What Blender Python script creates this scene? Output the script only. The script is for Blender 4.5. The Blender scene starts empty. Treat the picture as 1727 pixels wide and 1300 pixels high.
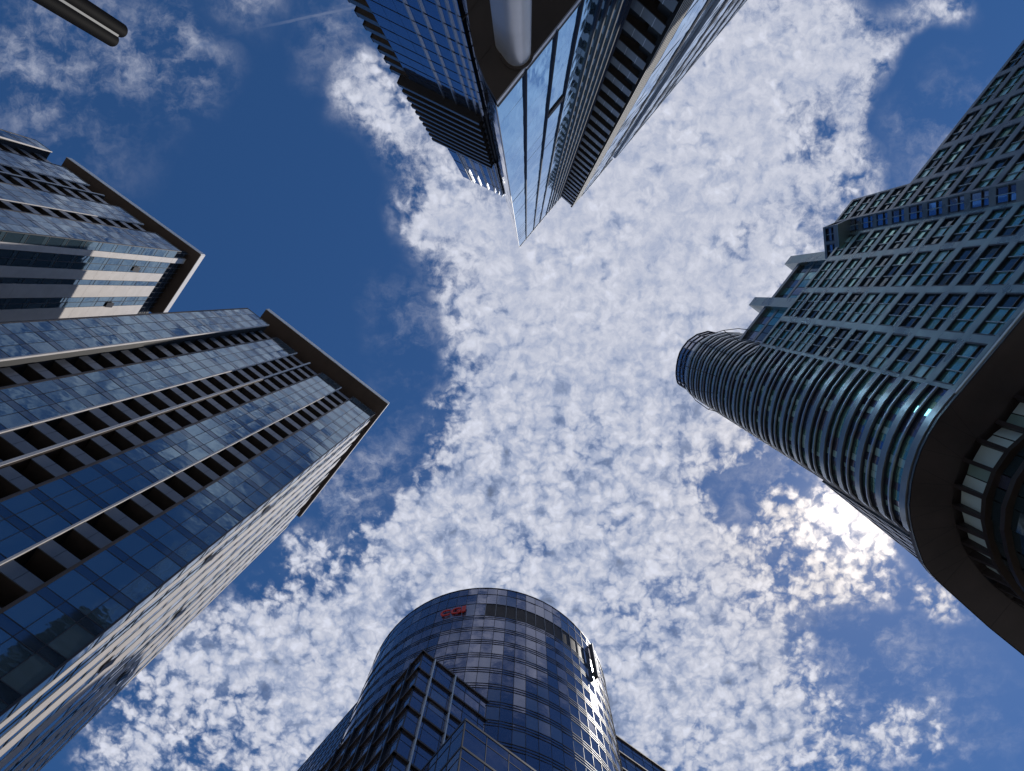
import bpy, bmesh, math, random
from mathutils import Vector, Matrix
random.seed(7)
S = bpy.context.scene
COL = S.collection

# ------------------------------------------------------------------ camera
F = 1199.0; CX, CY = 863.5, 650.0; ZX, ZY = 888.0, 492.0; EYE = 1.6
_z = Vector(((ZX - CX) / F, -(ZY - CY) / F, -1.0)).normalized()      # world up, in camera axes
_y = (Vector((0, 1, 0)) - _z * _z.y).normalized()
_x = _y.cross(_z)
RW = Matrix((_x, _y, _z))                                            # camera axes -> world axes
cam = bpy.data.cameras.new('camera'); co = bpy.data.objects.new('camera', cam); COL.objects.link(co)
co.matrix_world = Matrix.Translation((0, 0, EYE)) @ RW.to_4x4()
cam.sensor_fit = 'HORIZONTAL'; cam.sensor_width = 36.0; cam.lens = F / 1727.0 * 36.0
cam.clip_start = 0.1; cam.clip_end = 20000
S.camera = co

def ray(px, py):
    return RW @ Vector(((px - CX) / F, -(py - CY) / F, -1.0))
def P(px, py, h):                       # point of the sight line at height h above the eye
    d = ray(px, py); return Vector((d.x * h / d.z, d.y * h / d.z))
def proj(x, y, z):
    v = RW.transposed() @ Vector((x, y, z - EYE))
    if v.z > -1e-6: return None
    return (CX + F * v.x / -v.z, CY - F * v.y / -v.z)
def isect(A, B, px, py):                # where the plan line AB is met by the sight line's vertical plane
    d = ray(px, py); d = Vector((d.x, d.y)); e = B - A
    det = d.x * (-e.y) - d.y * (-e.x)
    t = (d.x * A.y - d.y * A.x) / det
    t = (A.x * d.y - A.y * d.x) / (d.x * e.y - d.y * e.x)
    return A + e * t
def height_at(p, px, py):               # height above the eye at which a vertical through p is seen at that pixel
    r = math.hypot(px - ZX, py - ZY); lo, hi = 0.5, 500.0
    for _ in range(60):
        m = (lo + hi) / 2; q = proj(p.x, p.y, m + EYE)
        if q is None or math.hypot(q[0] - ZX, q[1] - ZY) > r: lo = m
        else: hi = m
    return (lo + hi) / 2

# ------------------------------------------------------------------ sun and sky
SUN = ray(1437, 868).normalized()
elev = math.asin(SUN.z); azim = math.atan2(SUN.x, SUN.y)
sl = bpy.data.lights.new('sun', 'SUN'); sl.energy = 3.6; sl.angle = math.radians(0.53); sl.color = (1, .95, .88)
so = bpy.data.objects.new('sun', sl); COL.objects.link(so)
so.rotation_euler = (-SUN).to_track_quat('-Z', 'Y').to_euler()
S.view_settings.view_transform = 'Standard'; S.view_settings.look = 'None'
S.view_settings.exposure = 0.0; S.view_settings.gamma = 1.0
S.cycles.max_bounces = 6; S.cycles.diffuse_bounces = 3; S.cycles.glossy_bounces = 4
S.cycles.caustics_reflective = True; S.cycles.blur_glossy = .6; S.cycles.caustics_refractive = False
S.cycles.sample_clamp_indirect = 4.0

W = bpy.data.worlds.new('World'); S.world = W; W.use_nodes = True
nt = W.node_tree; nt.nodes.clear()
def N(t, **kw):
    n = nt.nodes.new(t)
    for k, v in kw.items(): setattr(n, k, v)
    return n
def L(a, b): nt.links.new(a, b)
def setin(n, i, v):
    if hasattr(v, 'is_linked') or isinstance(v, bpy.types.NodeSocket): L(v, n.inputs[i])
    else: n.inputs[i].default_value = v
def M(op, a, b=0.0, c=0.0, clamp=False):
    n = N('ShaderNodeMath', operation=op, use_clamp=clamp)
    setin(n, 0, a); setin(n, 1, b)
    if op in ('MULTIPLY_ADD',): setin(n, 2, c)
    return n.outputs[0]
def VM(op, a, b=None, out=0):
    n = N('ShaderNodeVectorMath', operation=op); setin(n, 0, a)
    if b is not None: setin(n, 3 if op == 'SCALE' else 1, b)
    return n.outputs[out]
def SM(x, a, b, lo=0.0, hi=1.0, kind='SMOOTHSTEP'):
    n = N('ShaderNodeMapRange', interpolation_type=kind, clamp=True)
    setin(n, 0, x); setin(n, 1, a); setin(n, 2, b); setin(n, 3, lo); setin(n, 4, hi)
    return n.outputs[0]
def MIXC(f, a, b):
    n = N('ShaderNodeMix', data_type='RGBA'); setin(n, 0, f); setin(n, 6, a); setin(n, 7, b); return n.outputs[2]
def NOISE(v, scale, detail=6.0, rough=.55, dist=0.0, out='Fac'):
    n = N('ShaderNodeTexNoise', noise_dimensions='2D'); L(v, n.inputs['Vector']); n.inputs['Scale'].default_value = scale
    n.inputs['Detail'].default_value = detail; n.inputs['Roughness'].default_value = rough
    n.inputs['Distortion'].default_value = dist; return n.outputs[out]
def VORO(v, scale, smooth=.35):
    n = N('ShaderNodeTexVoronoi', feature='SMOOTH_F1', voronoi_dimensions='2D'); L(v, n.inputs['Vector']); n.inputs['Scale'].default_value = scale
    n.inputs['Smoothness'].default_value = smooth; return n.outputs['Distance']

sky = N('ShaderNodeTexSky', sky_type='NISHITA', sun_disc=False, sun_elevation=elev, sun_rotation=azim,
        altitude=1500.0, air_density=.9, dust_density=.3, ozone_density=8.0)
SKY_STRENGTH = .10
tc = N('ShaderNodeTexCoord'); D = tc.outputs['Generated']
sp = N('ShaderNodeSeparateXYZ'); L(D, sp.inputs[0])
zc = M('MAXIMUM', sp.outputs[2], .05)
cb = N('ShaderNodeCombineXYZ'); L(M('DIVIDE', sp.outputs[0], zc), cb.inputs[0]); L(M('DIVIDE', sp.outputs[1], zc), cb.inputs[1])
Q = cb.outputs[0]                                        # position on a flat cloud layer one unit up
wn = N('ShaderNodeTexNoise'); L(Q, wn.inputs['Vector']); wn.inputs['Scale'].default_value = 5.0; wn.inputs['Detail'].default_value = 4.0
warp = VM('SCALE', VM('SUBTRACT', wn.outputs['Color'], (.5, .5, .5)), .22)
QW = VM('ADD', Q, warp)
CLOUDS = [  # where the cloud layer is thick, and how much: centre, radius, weight
 (1000,480,270,1.0),(880,640,190,.9),(1060,300,230,.95),(1210,200,210,.75),(1270,40,170,.6),(1370,110,100,.34),(1440,160,90,.45),
 (1455,265,95,.62),(1545,25,90,.5),(1180,520,190,.9),(1320,430,130,.5),(1080,690,210,1.0),(900,810,190,1.0),(1060,870,180,1.0),
 (800,900,160,.9),(650,990,160,.9),(500,1080,170,.85),(400,1200,190,.8),(230,1270,170,.62),(1000,1060,230,.9),(1160,1010,170,.8),
 (1210,1150,170,.6),(1100,1260,190,.8),(1350,1270,190,.55),(1400,960,135,.66),(1330,880,80,.5),(1440,850,90,.65),(1565,990,75,.55),
 (1290,770,90,.5),(660,170,110,.5),(730,270,110,.6),(800,380,100,.6),(510,900,70,.45),(1540,1240,130,.4),(590,1150,170,.65),
 (320,1130,130,.55),(1320,300,140,.42),(1250,640,120,.6),(1290,1120,130,.45),(560,1250,170,.5),(760,1150,200,.6),
 (980,170,160,.8),(880,-60,190,.55),(720,-170,180,.5),(1000,-210,170,.42),(800,-420,200,.38),(560,-320,220,.42),(400,-120,150,.35),(620,-640,240,.3),(1250,-160,130,.4),(1660,210,70,.3)]
GAPS = [(1235,840,85,-.6),(1480,1110,130,-.3),(1560,170,120,-.4),(620,640,130,-.4),(1270,1080,60,-.2),(1500,400,120,-.2)]
WISPS = [(120,100,190,.55),(290,110,90,.6),(600,60,110,.4),(640,790,150,.55),(560,860,120,.5),(210,1120,200,.5),(700,560,110,.35),(1650,240,130,.5),
 (1420,1150,200,.55),(1300,880,200,.4),(1600,1240,160,.4),(20,170,90,.35)]
def field(lst, soft, pos):
    acc = None
    for (px, py, r, w) in lst:
        q = P(px, py, 1.0); d = VM('DISTANCE', pos, (q.x, q.y, 0), out=1)
        m = SM(d, r * soft / F, 0.0, 0.0, w); acc = m if acc is None else M('ADD', acc, m)
    return acc
cov = M('MINIMUM', field(CLOUDS + GAPS, 1.3, QW), .98)
wsp = M('MINIMUM', field(WISPS, 1.3, QW), .75)
w2 = VM('ADD', VM('SCALE', VM('SUBTRACT', NOISE(Q, 30.0, 4.0, .6, out='Color'), (.5, .5, .5)), .020), VM('SCALE', VM('SUBTRACT', NOISE(Q, 7.0, 2.0, .5, out='Color'), (.5, .5, .5)), .012))
QP = VM('ADD', Q, w2)
QS = VM('ADD', VM('MULTIPLY', VM('ADD', Q, VM('SCALE', warp, .35)), (1.0, 1.6, 1.0)), VM('SCALE', w2, 1.6))
big = SM(NOISE(Q, 4.5, 2.0), .42, .60)
p1a = M('SUBTRACT', 1.0, M('MULTIPLY', VORO(QP, 23.0, .25), 1.55))
p1b = M('SUBTRACT', 1.0, M('MULTIPLY', VORO(QP, 40.0, .25), 1.55))
p1 = M('ADD', M('MULTIPLY', p1a, big), M('MULTIPLY', p1b, M('SUBTRACT', 1.0, big)))
p2 = M('SUBTRACT', 1.0, M('MULTIPLY', VORO(QP, 66.0, .25), 1.5))
p3 = M('SUBTRACT', 1.0, M('MULTIPLY', VORO(QP, 150.0, .3), 1.5))
puff = M('ADD', M('ADD', M('MULTIPLY', p1, .5), M('MULTIPLY', p2, .32)), M('MULTIPLY', p3, .18))
fb = NOISE(QW, 7.0, 8.0, .6, .1)
fb2 = NOISE(Q, 13.0, 4.0, .55)
fine = NOISE(QP, 48.0, 9.0, .66)
low = P(1000, 900, 1.0); hi_ = P(1050, 350, 1.0); axis = (low - hi_).normalized()
along = VM('DOT_PRODUCT', VM('SUBTRACT', QW, (hi_.x, hi_.y, 0)), (axis.x, axis.y, 0), out=1)
cells = M('MAXIMUM', SM(along, .05, .36, .12, 1.0), SM(fb2, .46, .62, .0, .8))      # veil above, separate puffs below
base = M('ADD', M('MULTIPLY', cov, 1.0), M('MULTIPLY', M('MULTIPLY', M('SUBTRACT', fb, .5), 1.7), SM(cov, 0.02, .4)))
tex = M('ADD', M('MULTIPLY', M('SUBTRACT', puff, .40), M('MULTIPLY', cells, 1.25)), M('MULTIPLY', M('SUBTRACT', fine, .5), 1.25))
dens = M('ADD', base, M('MULTIPLY', tex, SM(cov, 0.02, .5, .0, .85)))
alpha = SM(dens, .02, .80)
alpha = M('MAXIMUM', alpha, M('MULTIPLY', SM(base, .45, 1.05), M('ADD', .66, M('MULTIPLY', fb, .40))))
wa = M('MULTIPLY', SM(M('ADD', M('MULTIPLY', NOISE(QS, 9.0, 9.0, .64, .12), .75), M('MULTIPLY', fine, .25)), .40, .72), wsp)
c0, c1 = P(330, 68, 1.0), P(640, 4, 1.0); ct = (c1 - c0).normalized(); cn = Vector((-ct.y, ct.x))
ld = M('ABSOLUTE', M('SUBTRACT', VM('DOT_PRODUCT', VM('ADD', Q, VM('SCALE', w2, .1)), (cn.x, cn.y, 0), out=1), c0.dot(cn)))
la = VM('DOT_PRODUCT', Q, (ct.x, ct.y, 0), out=1)
trail = M('MULTIPLY', SM(ld, .0032, .0008), M('MULTIPLY', SM(la, c0.dot(ct), c1.dot(ct) - .05), SM(la, c1.dot(ct) + .08, c1.dot(ct) + .02)))
alpha = M('MAXIMUM', M('MAXIMUM', alpha, wa), M('MULTIPLY', trail, .16))
alpha = M('MULTIPLY', alpha, SM(sp.outputs[2], .12, .35))
sd = VM('DOT_PRODUCT', D, tuple(SUN), out=1)
sd = M('MAXIMUM', sd, 0.0)
glow = M('POWER', sd, 800.0); glow2 = M('POWER', sd, 80.0)
shade = M('ADD', M('ADD', M('MULTIPLY', M('MULTIPLY', puff, .55), cells), M('MULTIPLY', M('SUBTRACT', 1.0, cells), .27)), M('MULTIPLY', fine, .56))
shade = M('ADD', shade, M('MULTIPLY', M('SUBTRACT', fb2, .5), .35))
bright = SM(shade, .06, .74, .25, .80, 'LINEAR')
bright = M('MULTIPLY', bright, M('ADD', M('ADD', .95, M('MULTIPLY', glow2, .34)), M('MULTIPLY', glow, 1.35)))
tint = MIXC(SM(shade, .25, .62), (.68, .83, 1.22, 1), (.92, .96, 1.12, 1))
tint = MIXC(M('MULTIPLY', glow2, .8, clamp=True), tint, (1.10, .98, .88, 1))
ccol = VM('SCALE', tint, bright)
hs = N('ShaderNodeHueSaturation'); hs.inputs['Saturation'].default_value = 1.13; hs.inputs['Value'].default_value = 1.0
L(sky.outputs[0], hs.inputs['Color'])
skyc = VM('SCALE', hs.outputs[0], SKY_STRENGTH)
skyc = VM('ADD', skyc, VM('SCALE', (1.0, .93, .82), M('MULTIPLY', glow, .18)))
full = MIXC(alpha, skyc, ccol)
bg = N('ShaderNodeBackground'); L(VM('SCALE', full, 10.0), bg.inputs['Color']); bg.inputs['Strength'].default_value = .10
wo = N('ShaderNodeOutputWorld'); L(bg.outputs[0], wo.inputs[0])
W.cycles.sampling_method = 'MANUAL'; W.cycles.sample_map_resolution = 512

# ------------------------------------------------------------------ materials
def mat(name, col, rough=.5, metal=0.0, ior=1.5, var=0.0, vscale=.4, bump=0.0, bscale=3.0, stretch=(1, 1, 1), rvar=0.0):
    m = bpy.data.materials.new(name); m.use_nodes = True
    t = m.node_tree; b = t.nodes['Principled BSDF']
    b.inputs['Base Color'].default_value = (*col, 1); b.inputs['Roughness'].default_value = rough
    b.inputs['Metallic'].default_value = metal; b.inputs['IOR'].default_value = ior
    g = t.nodes.new('ShaderNodeNewGeometry'); mp = t.nodes.new('ShaderNodeMapping'); mp.inputs['Scale'].default_value = stretch
    t.links.new(g.outputs['Position'], mp.inputs['Vector'])
    if var or rvar:
        n = t.nodes.new('ShaderNodeTexNoise'); n.inputs['Scale'].default_value = vscale; n.inputs['Detail'].default_value = 5
        t.links.new(mp.outputs[0], n.inputs['Vector'])
        if var:
            r = t.nodes.new('ShaderNodeMapRange'); r.inputs[1].default_value = .3; r.inputs[2].default_value = .7
            r.inputs[3].default_value = 1 - var; r.inputs[4].default_value = 1 + var
            t.links.new(n.outputs['Fac'], r.inputs[0])
            v = t.nodes.new('ShaderNodeVectorMath'); v.operation = 'SCALE'; v.inputs[0].default_value = col
            t.links.new(r.outputs[0], v.inputs[3]); t.links.new(v.outputs[0], b.inputs['Base Color'])
        if rvar:
            r = t.nodes.new('ShaderNodeMapRange'); r.inputs[1].default_value = .3; r.inputs[2].default_value = .7
            r.inputs[3].default_value = max(0, rough - rvar); r.inputs[4].default_value = rough + rvar
            t.links.new(n.outputs['Fac'], r.inputs[0]); t.links.new(r.outputs[0], b.inputs['Roughness'])
    if bump:
        n = t.nodes.new('ShaderNodeTexNoise'); n.inputs['Scale'].default_value = bscale; n.inputs['Detail'].default_value = 2
        t.links.new(mp.outputs[0], n.inputs['Vector'])
        u = t.nodes.new('ShaderNodeBump'); u.inputs['Strength'].default_value = 1.0; u.inputs['Distance'].default_value = bump
        t.links.new(n.outputs['Fac'], u.inputs['Height']); t.links.new(u.outputs[0], b.inputs['Normal'])
    return m
MT = dict(
 glass=mat('blue_glass', (.16, .265, .345), .03, metal=.8, bump=.014, bscale=.6),
 glass2=mat('blue_glass_blind', (.19, .29, .36), .06, metal=.7, bump=.012, bscale=.6),
 spandrel=mat('spandrel_glass', (.10, .155, .22), .06, metal=.8, bump=.008, bscale=.5),
 prow=mat('pale_blue_glass', (.27, .48, .70), .05, metal=.9, bump=.03, bscale=1.0, stretch=(1, 1, .25)),
 deep=mat('deep_blue_glass', (.14, .27, .50), .04, metal=.8, bump=.004, bscale=.5),
 navy=mat('navy_glass', (.17, .185, .265), .03, metal=.75, bump=.008, bscale=.5),
 navy2=mat('navy_glass_blind', (.24, .25, .32), .07, metal=.6, bump=.003, bscale=.5),
 teal=mat('teal_glass', (.24, .50, .44), .06, metal=.75, bump=.008, bscale=.8),
 teal2=mat('teal_glass_dim', (.07, .11, .125), .05, metal=.7, bump=.004, bscale=.8),
 tealb=mat('teal_glass_blind_sheen', (.48, .70, .64), .15, metal=.4),  # blinds, paled further to imitate reflections of the sunlit tower
 frame=mat('dark_frame', (.015, .018, .028), .4, metal=.3),
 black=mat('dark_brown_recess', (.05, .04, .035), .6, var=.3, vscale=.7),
 bronze=mat('bronze_trim', (.055, .04, .032), .45, metal=.4, var=.15, vscale=1.0),
 pale=mat('pale_aluminium', (.55, .55, .55), .38, metal=.25, var=.08),
 silver=mat('silver_fin', (.5, .52, .56), .3, metal=.7),
 stone=mat('pinkish_stone', (.62, .575, .55), .7, var=.08, vscale=.6),
 panel=mat('grey_balcony_panel', (.085, .10, .125), .28, var=.12, vscale=.8, ior=1.6),
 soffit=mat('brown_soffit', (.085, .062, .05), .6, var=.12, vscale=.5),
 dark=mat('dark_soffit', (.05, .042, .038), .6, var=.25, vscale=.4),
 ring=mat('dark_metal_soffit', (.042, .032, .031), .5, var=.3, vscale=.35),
 body=mat('dark_core_wall', (.02, .02, .022), .7),
 clad=mat('grey_metal_cladding', (.225, .275, .265), .30, metal=.65, var=.25, vscale=.35, rvar=.10, bump=.07, bscale=.55),  # patchy tone imitates dappled light thrown back by the other towers
 clad2=mat('brown_grey_cladding', (.17, .17, .168), .32, metal=.6, var=.25, vscale=.35, rvar=.10, bump=.07, bscale=.55),  # same light dapple put into the tone
 band=mat('curved_metal_band', (.33, .36, .36), .26, metal=.55, var=.15, vscale=.5, bump=.02, bscale=.8),
 column=mat('satin_column', (.62, .61, .62), .34, metal=.35, var=.06, vscale=.8),
 litglass=mat('pale_lit_glass', (.72, .86, .83), .2, ior=1.6),  # pale colour stands in for light on the drum's top panes
 stripe=mat('white_stripe', (.50, .50, .50), .8),
 stripeb=mat('black_stripe', (.018, .018, .02), .95),
 slat=mat('louvre_slat', (.030, .028, .030), .6),
 finb=mat('navy_fin', (.035, .045, .075), .9),
 red=mat('red_letter', (.6, .035, .02), .5),
 pole=mat('pole_shade_black', (.006, .006, .007), .7, ior=1.3),  # black and nearly without sheen, in place of shade on the pole
 poleg=mat('pole_groove', (.07, .085, .10), .6),
 pave=mat('paving', (.24, .23, .22), .8, var=.15, vscale=.3),
)

MT['prow'].node_tree.nodes['Principled BSDF'].inputs['Specular Tint'].default_value = (.55, .78, 1.0, 1)
MT['stripeb'].node_tree.nodes['Principled BSDF'].inputs['Specular IOR Level'].default_value = .1
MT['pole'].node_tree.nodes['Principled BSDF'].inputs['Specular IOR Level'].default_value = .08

# ------------------------------------------------------------------ mesh helpers
class MB:
    def __init__(s): s.v = []; s.f = []; s.m = []; s.mats = []; s.smooth = False
    def mi(s, k):
        if k not in s.mats: s.mats.append(k)
        return s.mats.index(k)
    def face(s, pts, k):
        b = len(s.v); s.v += [Vector(p) for p in pts]; s.f.append(tuple(range(b, b + len(pts)))); s.m.append(s.mi(k)); return s
    def hexa(s, p, k, caps=True):            # p: four bottom points, four top points (same order)
        b = len(s.v); s.v += [Vector(q) for q in p]; i = s.mi(k)
        fs = [(3, 2, 1, 0), (4, 5, 6, 7), (0, 1, 5, 4), (1, 2, 6, 5), (2, 3, 7, 6), (3, 0, 4, 7)]
        for f in fs: s.f.append(tuple(b + q for q in f)); s.m.append(i)
        return s
    def prism(s, poly, z0, z1, k, kb=None, kt=None):    # closed plan polygon
        n = len(poly); b = len(s.v)
        s.v += [Vector((p[0], p[1], z0)) for p in poly] + [Vector((p[0], p[1], z1)) for p in poly]
        for i in range(n):
            j = (i + 1) % n; s.f.append((b + i, b + j, b + n + j, b + n + i)); s.m.append(s.mi(k))
        s.f.append(tuple(b + n - 1 - i for i in range(n))); s.m.append(s.mi(kb or k))
        s.f.append(tuple(b + n + i for i in range(n))); s.m.append(s.mi(kt or k))
        return s
    def add(s, o):
        b = len(s.v); s.v += o.v
        for f, m in zip(o.f, o.m): s.f.append(tuple(b + q for q in f)); s.m.append(s.mi(o.mats[m]))
        return s
    def build(s, name, parent=None, label=None, kind=None):
        off = Vector((0, 0, 0)); r = parent
        while r is not None: off += r.location; r = r.parent
        me = bpy.data.meshes.new(name); me.from_pydata([tuple(v - off) for v in s.v], [], s.f)
        for k in s.mats: me.materials.append(MT[k])
        for p, m in zip(me.polygons, s.m): p.material_index = m
        bm = bmesh.new(); bm.from_mesh(me)
        if s.smooth: bmesh.ops.remove_doubles(bm, verts=bm.verts, dist=1e-5)
        bmesh.ops.recalc_face_normals(bm, faces=bm.faces); bm.to_mesh(me); bm.free()
        if s.smooth:
            for p in me.polygons: p.use_smooth = True
            me.set_sharp_from_angle(angle=math.radians(40))
        o = bpy.data.objects.new(name, me); COL.objects.link(o)
        if parent: o.parent = parent
        if label: o['label'] = label
        if kind: o['kind'] = kind
        return o
def thing(name, label, cat, loc):
    o = bpy.data.objects.new(name, None); COL.objects.link(o); o.location = loc
    o['label'] = label; o['category'] = cat; return o
class Fac:                               # a wall over plan line A->B; s along it, z up, d outward
    def __init__(s, A, B, out=None):
        s.A = A; s.e = (B - A).normalized(); s.len = (B - A).length
        n = Vector((s.e.y, -s.e.x)); o = out if out is not None else -A
        s.n = n if n.dot(o) > 0 else -n
    def pt(s, a, z, d=0.0):
        p = s.A + s.e * a + s.n * d; return Vector((p.x, p.y, z))
    def box(s, mb, s0, s1, z0, z1, d0, d1, k):
        return mb.hexa([s.pt(s0, z0, d0), s.pt(s1, z0, d0), s.pt(s1, z0, d1), s.pt(s0, z0, d1),
                        s.pt(s0, z1, d0), s.pt(s1, z1, d0), s.pt(s1, z1, d1), s.pt(s0, z1, d1)], k)
    def pane(s, mb, s0, s1, z0, z1, d, k, tilt=.006):   # a pane set very slightly out of true, as real glazing is
        w, h = s1 - s0, z1 - z0; a, b = random.uniform(-tilt, tilt) * w, random.uniform(-tilt, tilt) * h
        mb.face([s.pt(s0, z0, d - a - b), s.pt(s1, z0, d + a - b), s.pt(s1, z1, d + a + b), s.pt(s0, z1, d - a + b)], k)
    def at(s, px, py): return (isect(s.A, s.A + s.e, px, py) - s.A).dot(s.e)
def seen(c):
    q = proj(c.x, c.y, c.z)
    return q is not None and -60 < q[0] < 1787 and -60 < q[1] < 1360
def parts(name, items, parent, cap=100):   # items: (centre, mesh, [sub-name, sub-mesh]); past the cap one mass
    items = sorted(items, key=lambda t: (not seen(t[0]), (t[0] - Vector((0, 0, EYE))).length))
    rest = MB(); n = 0
    for i, it in enumerate(items):
        if i < cap and seen(it[0]):
            o = it[1].build(name, parent)
            if len(it) > 2 and it[3].v: it[3].build(it[2], o)
        else:
            rest.add(it[1]); n += 1
            if len(it) > 2: rest.add(it[3])
    if n: rest.build(name + '_mass', parent, kind='stuff')

# ------------------------------------------------------------------ ground
g = MB(); R_ = 1500
g.face([(-R_, -R_, 0), (R_, -R_, 0), (R_, R_, 0), (-R_, R_, 0)], 'pave')
o = g.build('ground'); o['kind'] = 'structure'; o['label'] = 'grey stone paving of the square between the towers'

# ------------------------------------------------------------------ two slab-roofed towers on the left
def glazed_bay(fc, s0, s1, z0, z1, d, cols, km, ks, blind):
    """one storey of a glazed strip: panes, and its frame as a second mesh"""
    mb, fr = MB(), MB(); zs = z0 + .95; w = (s1 - s0) / cols
    for i in range(cols):
        a, b = s0 + i * w + .03, s0 + (i + 1) * w - .03
        fc.pane(mb, a, b, zs + .04, z1 - .04, d, km if random.random() > blind else 'glass2')
        fc.pane(mb, a, b, z0 + .04, zs - .04, d, ks)
    for i in range(cols + 1): fc.box(fr, s0 + i * w - .025, s0 + i * w + .025, z0, z1, d - .1, d + .012, 'frame')
    for zz in (z0, zs): fc.box(fr, s0 + .04, s1 - .04, zz - .035, zz + .035, d - .1, d + .012, 'frame')
    return (fc.pt((s0 + s1) / 2, (z0 + z1) / 2, d), mb, 'frame', fr)

def slab_tower(label, H, Cpx, Lpx, strips, slab, f2ray, f2strips, drop2, floor, openings, zmin):
    C = P(*Cpx, H); E = P(*Lpx, H); zt = H + EYE
    f1 = Fac(C, E); e1 = f1.e; n1 = f1.n
    e2 = -n1; f2 = Fac(C, C + e2 * 10, out=-e1); L2 = f2.at(*f2ray); f2.len = L2
    L1 = strips[-1][2]
    root = thing('office_tower', label, 'office tower', (C.x, C.y, 0))
    nf = int((zt - 6) / floor); zf = [zt - floor * (i + 1) for i in range(nf)]
    # core
    core = MB(); dz = 2.0
    poly = [f1.pt(.35, 0, -dz), f1.pt(L1, 0, -dz), f1.pt(L1, 0, -L2), f1.pt(.35, 0, -L2)]
    core.prism([(p.x, p.y) for p in poly], 0, zt + 3.4, 'body'); core.build('core_wall', root)
    wins, bals = [], []
    for (kind, s0, s1, d) in strips:
        if kind == 'glass':
            bx = MB(); f1.box(bx, s0 + (.01 if s0 > .5 else .5), s1 - .01, 0, zt - .02, -dz, d - .12, 'body')
            bx.build('strip_backing', root)
            ed = MB(); f1.box(ed, s0 - .16, s0 - .005, 0, zt + .02, d - .16, d + .06, 'stone'); ed.build('edge_fin', root) if s0 > .5 else None
            et = MB(); f1.box(et, s1 + .005, s1 + .22, 0, zt + .01, -.6, d + .04, 'bronze'); et.build('edge_trim', root)
            cols = 3 if s1 - s0 > 3 else 2
            for z in zf:
                if z < zmin: continue
                wins.append(glazed_bay(f1, s0, s1, z, z + floor, d, cols, 'glass', 'spandrel', .12))
            cap = MB(); f1.box(cap, s0, s1, zt - .02, zt + .08, d - .1, d + .05, 'panel'); cap.build('coping', root)
        else:
            for z in zf:
                if z < zmin: continue
                mb, pn = MB(), MB()
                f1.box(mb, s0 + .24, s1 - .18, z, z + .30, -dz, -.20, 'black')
                f1.box(pn, s0 + .23, s1 - .17, z - .15, z + 1.30, -.18, -.10, 'panel')
                w = (s1 - s0 - .4) / 2
                for q in (1,):
                    f1.box(pn, s0 + .23 + q * w - .012, s0 + .23 + q * w + .012, z - .15, z + 1.3, -.098, -.085, 'frame')
                bals.append((f1.pt((s0 + s1) / 2, z + .5, -.5), mb, 'railing_panel', pn))
    for q in range(len(strips) - 1):
        if strips[q][0] == 'bal' and strips[q + 1][0] == 'bal':
            a = (strips[q][2] + strips[q + 1][1]) / 2; m = MB(); f1.box(m, a - .17, a + .17, 0, zt, -dz + .05, .02, 'bronze'); m.build('dividing_wall', root)
            m = MB(); f1.box(m, a - .10, a + .17, 0, zt + .02, .024, .10, 'stone'); m.build('edge_fin', root)
    parts('window', wins, root); parts('balcony', bals, root)
    # second face
    z2 = zt - drop2
    bk = MB(); f2.box(bk, .02, L2, 0, z2, -.45, -.13, 'body'); bk.build('side_wall', root)
    wins, piers = [], []
    for (kind, a, b) in f2strips:
        if a > L2: break
        b = min(b, L2)
        for i in range(nf - 2):
            z = z2 - floor * (i + 1)
            if z < zmin: continue
            mb = MB()
            if kind == 'stone':
                f2.box(mb, a, b, z + .015, z + floor - .015, -.12, .015, 'stone'); piers.append((f2.pt((a + b) / 2, z + 2, 0), mb))
            else:
                fr = MB(); c = max(1, round((b - a) / 1.1)); w = (b - a) / c
                for j in range(c):
                    f2.pane(mb, a + j * w + .03, a + (j + 1) * w - .03, z + .9, z + floor - .04, -.02, 'glass' if random.random() > .15 else 'glass2')
                    f2.pane(mb, a + j * w + .03, a + (j + 1) * w - .03, z + .04, z + .84, -.02, 'glass2')
                    f2.box(fr, a + j * w - .03, a + j * w + .03, z, z + floor, -.12, .02, 'frame')
                f2.box(fr, a + .04, b - .04, z + .84, z + .9, -.12, .015, 'frame')
                wins.append((f2.pt((a + b) / 2, z + 2, 0), mb, 'frame', fr))
    parts('side_window', wins, root); parts('stone_panel', piers, root)
    if drop2 > 1:
        sc = MB()
        f2.box(sc, .3, L2, z2 + .02, zt + 3.45, -.75, -.45, 'body')
        a = .4
        while a < L2:
            f2.box(sc, a - .03, a + .03, z2, zt + 3.45, -.1, -.04, 'panel'); a += 1.05
        for q in (.05, .35, .65): f2.box(sc, .4, L2, z2 + (drop2 + 3.5) * q, z2 + (drop2 + 3.5) * q + .07, -.2, -.11, 'panel')
        sc.build('roof_screen', root)
        fn = MB(); b0, b1 = f2strips[1][1], f2strips[1][2]
        f2.box(fn, b0, b1, z2 + .03, zt + 3.45, -.4, .015, 'stone'); fn.build('stone_panel', root)
    # roof slab
    oc, ol, oe = [P(*q, H + 3.5) for q in slab]
    d1 = (oc - C).dot(n1); d2 = (oc - C).dot(-e1); sl_ = (ol - C).dot(e1); s2 = (oe - C).dot(e2)
    ms = MB(); zb = zt + 3.5
    A = [f1.pt(-d2, 0, d1), f1.pt(sl_, 0, d1), f1.pt(sl_, 0, -s2), f1.pt(-d2, 0, -s2)]
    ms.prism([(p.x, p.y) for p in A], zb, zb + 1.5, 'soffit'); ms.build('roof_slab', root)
    ft = MB()
    f1.box(ft, -d2 - .05, sl_ + .02, zb - .06, zb + 1.56, d1 + .005, d1 + .10, 'pale')
    f2.box(ft, -d1 + .0, s2, zb - .05, zb + 1.55, d2 + .06, d2 + .16, 'stone'); ft.build('slab_fascia', root)
    j = MB(); a = 1.0
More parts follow.
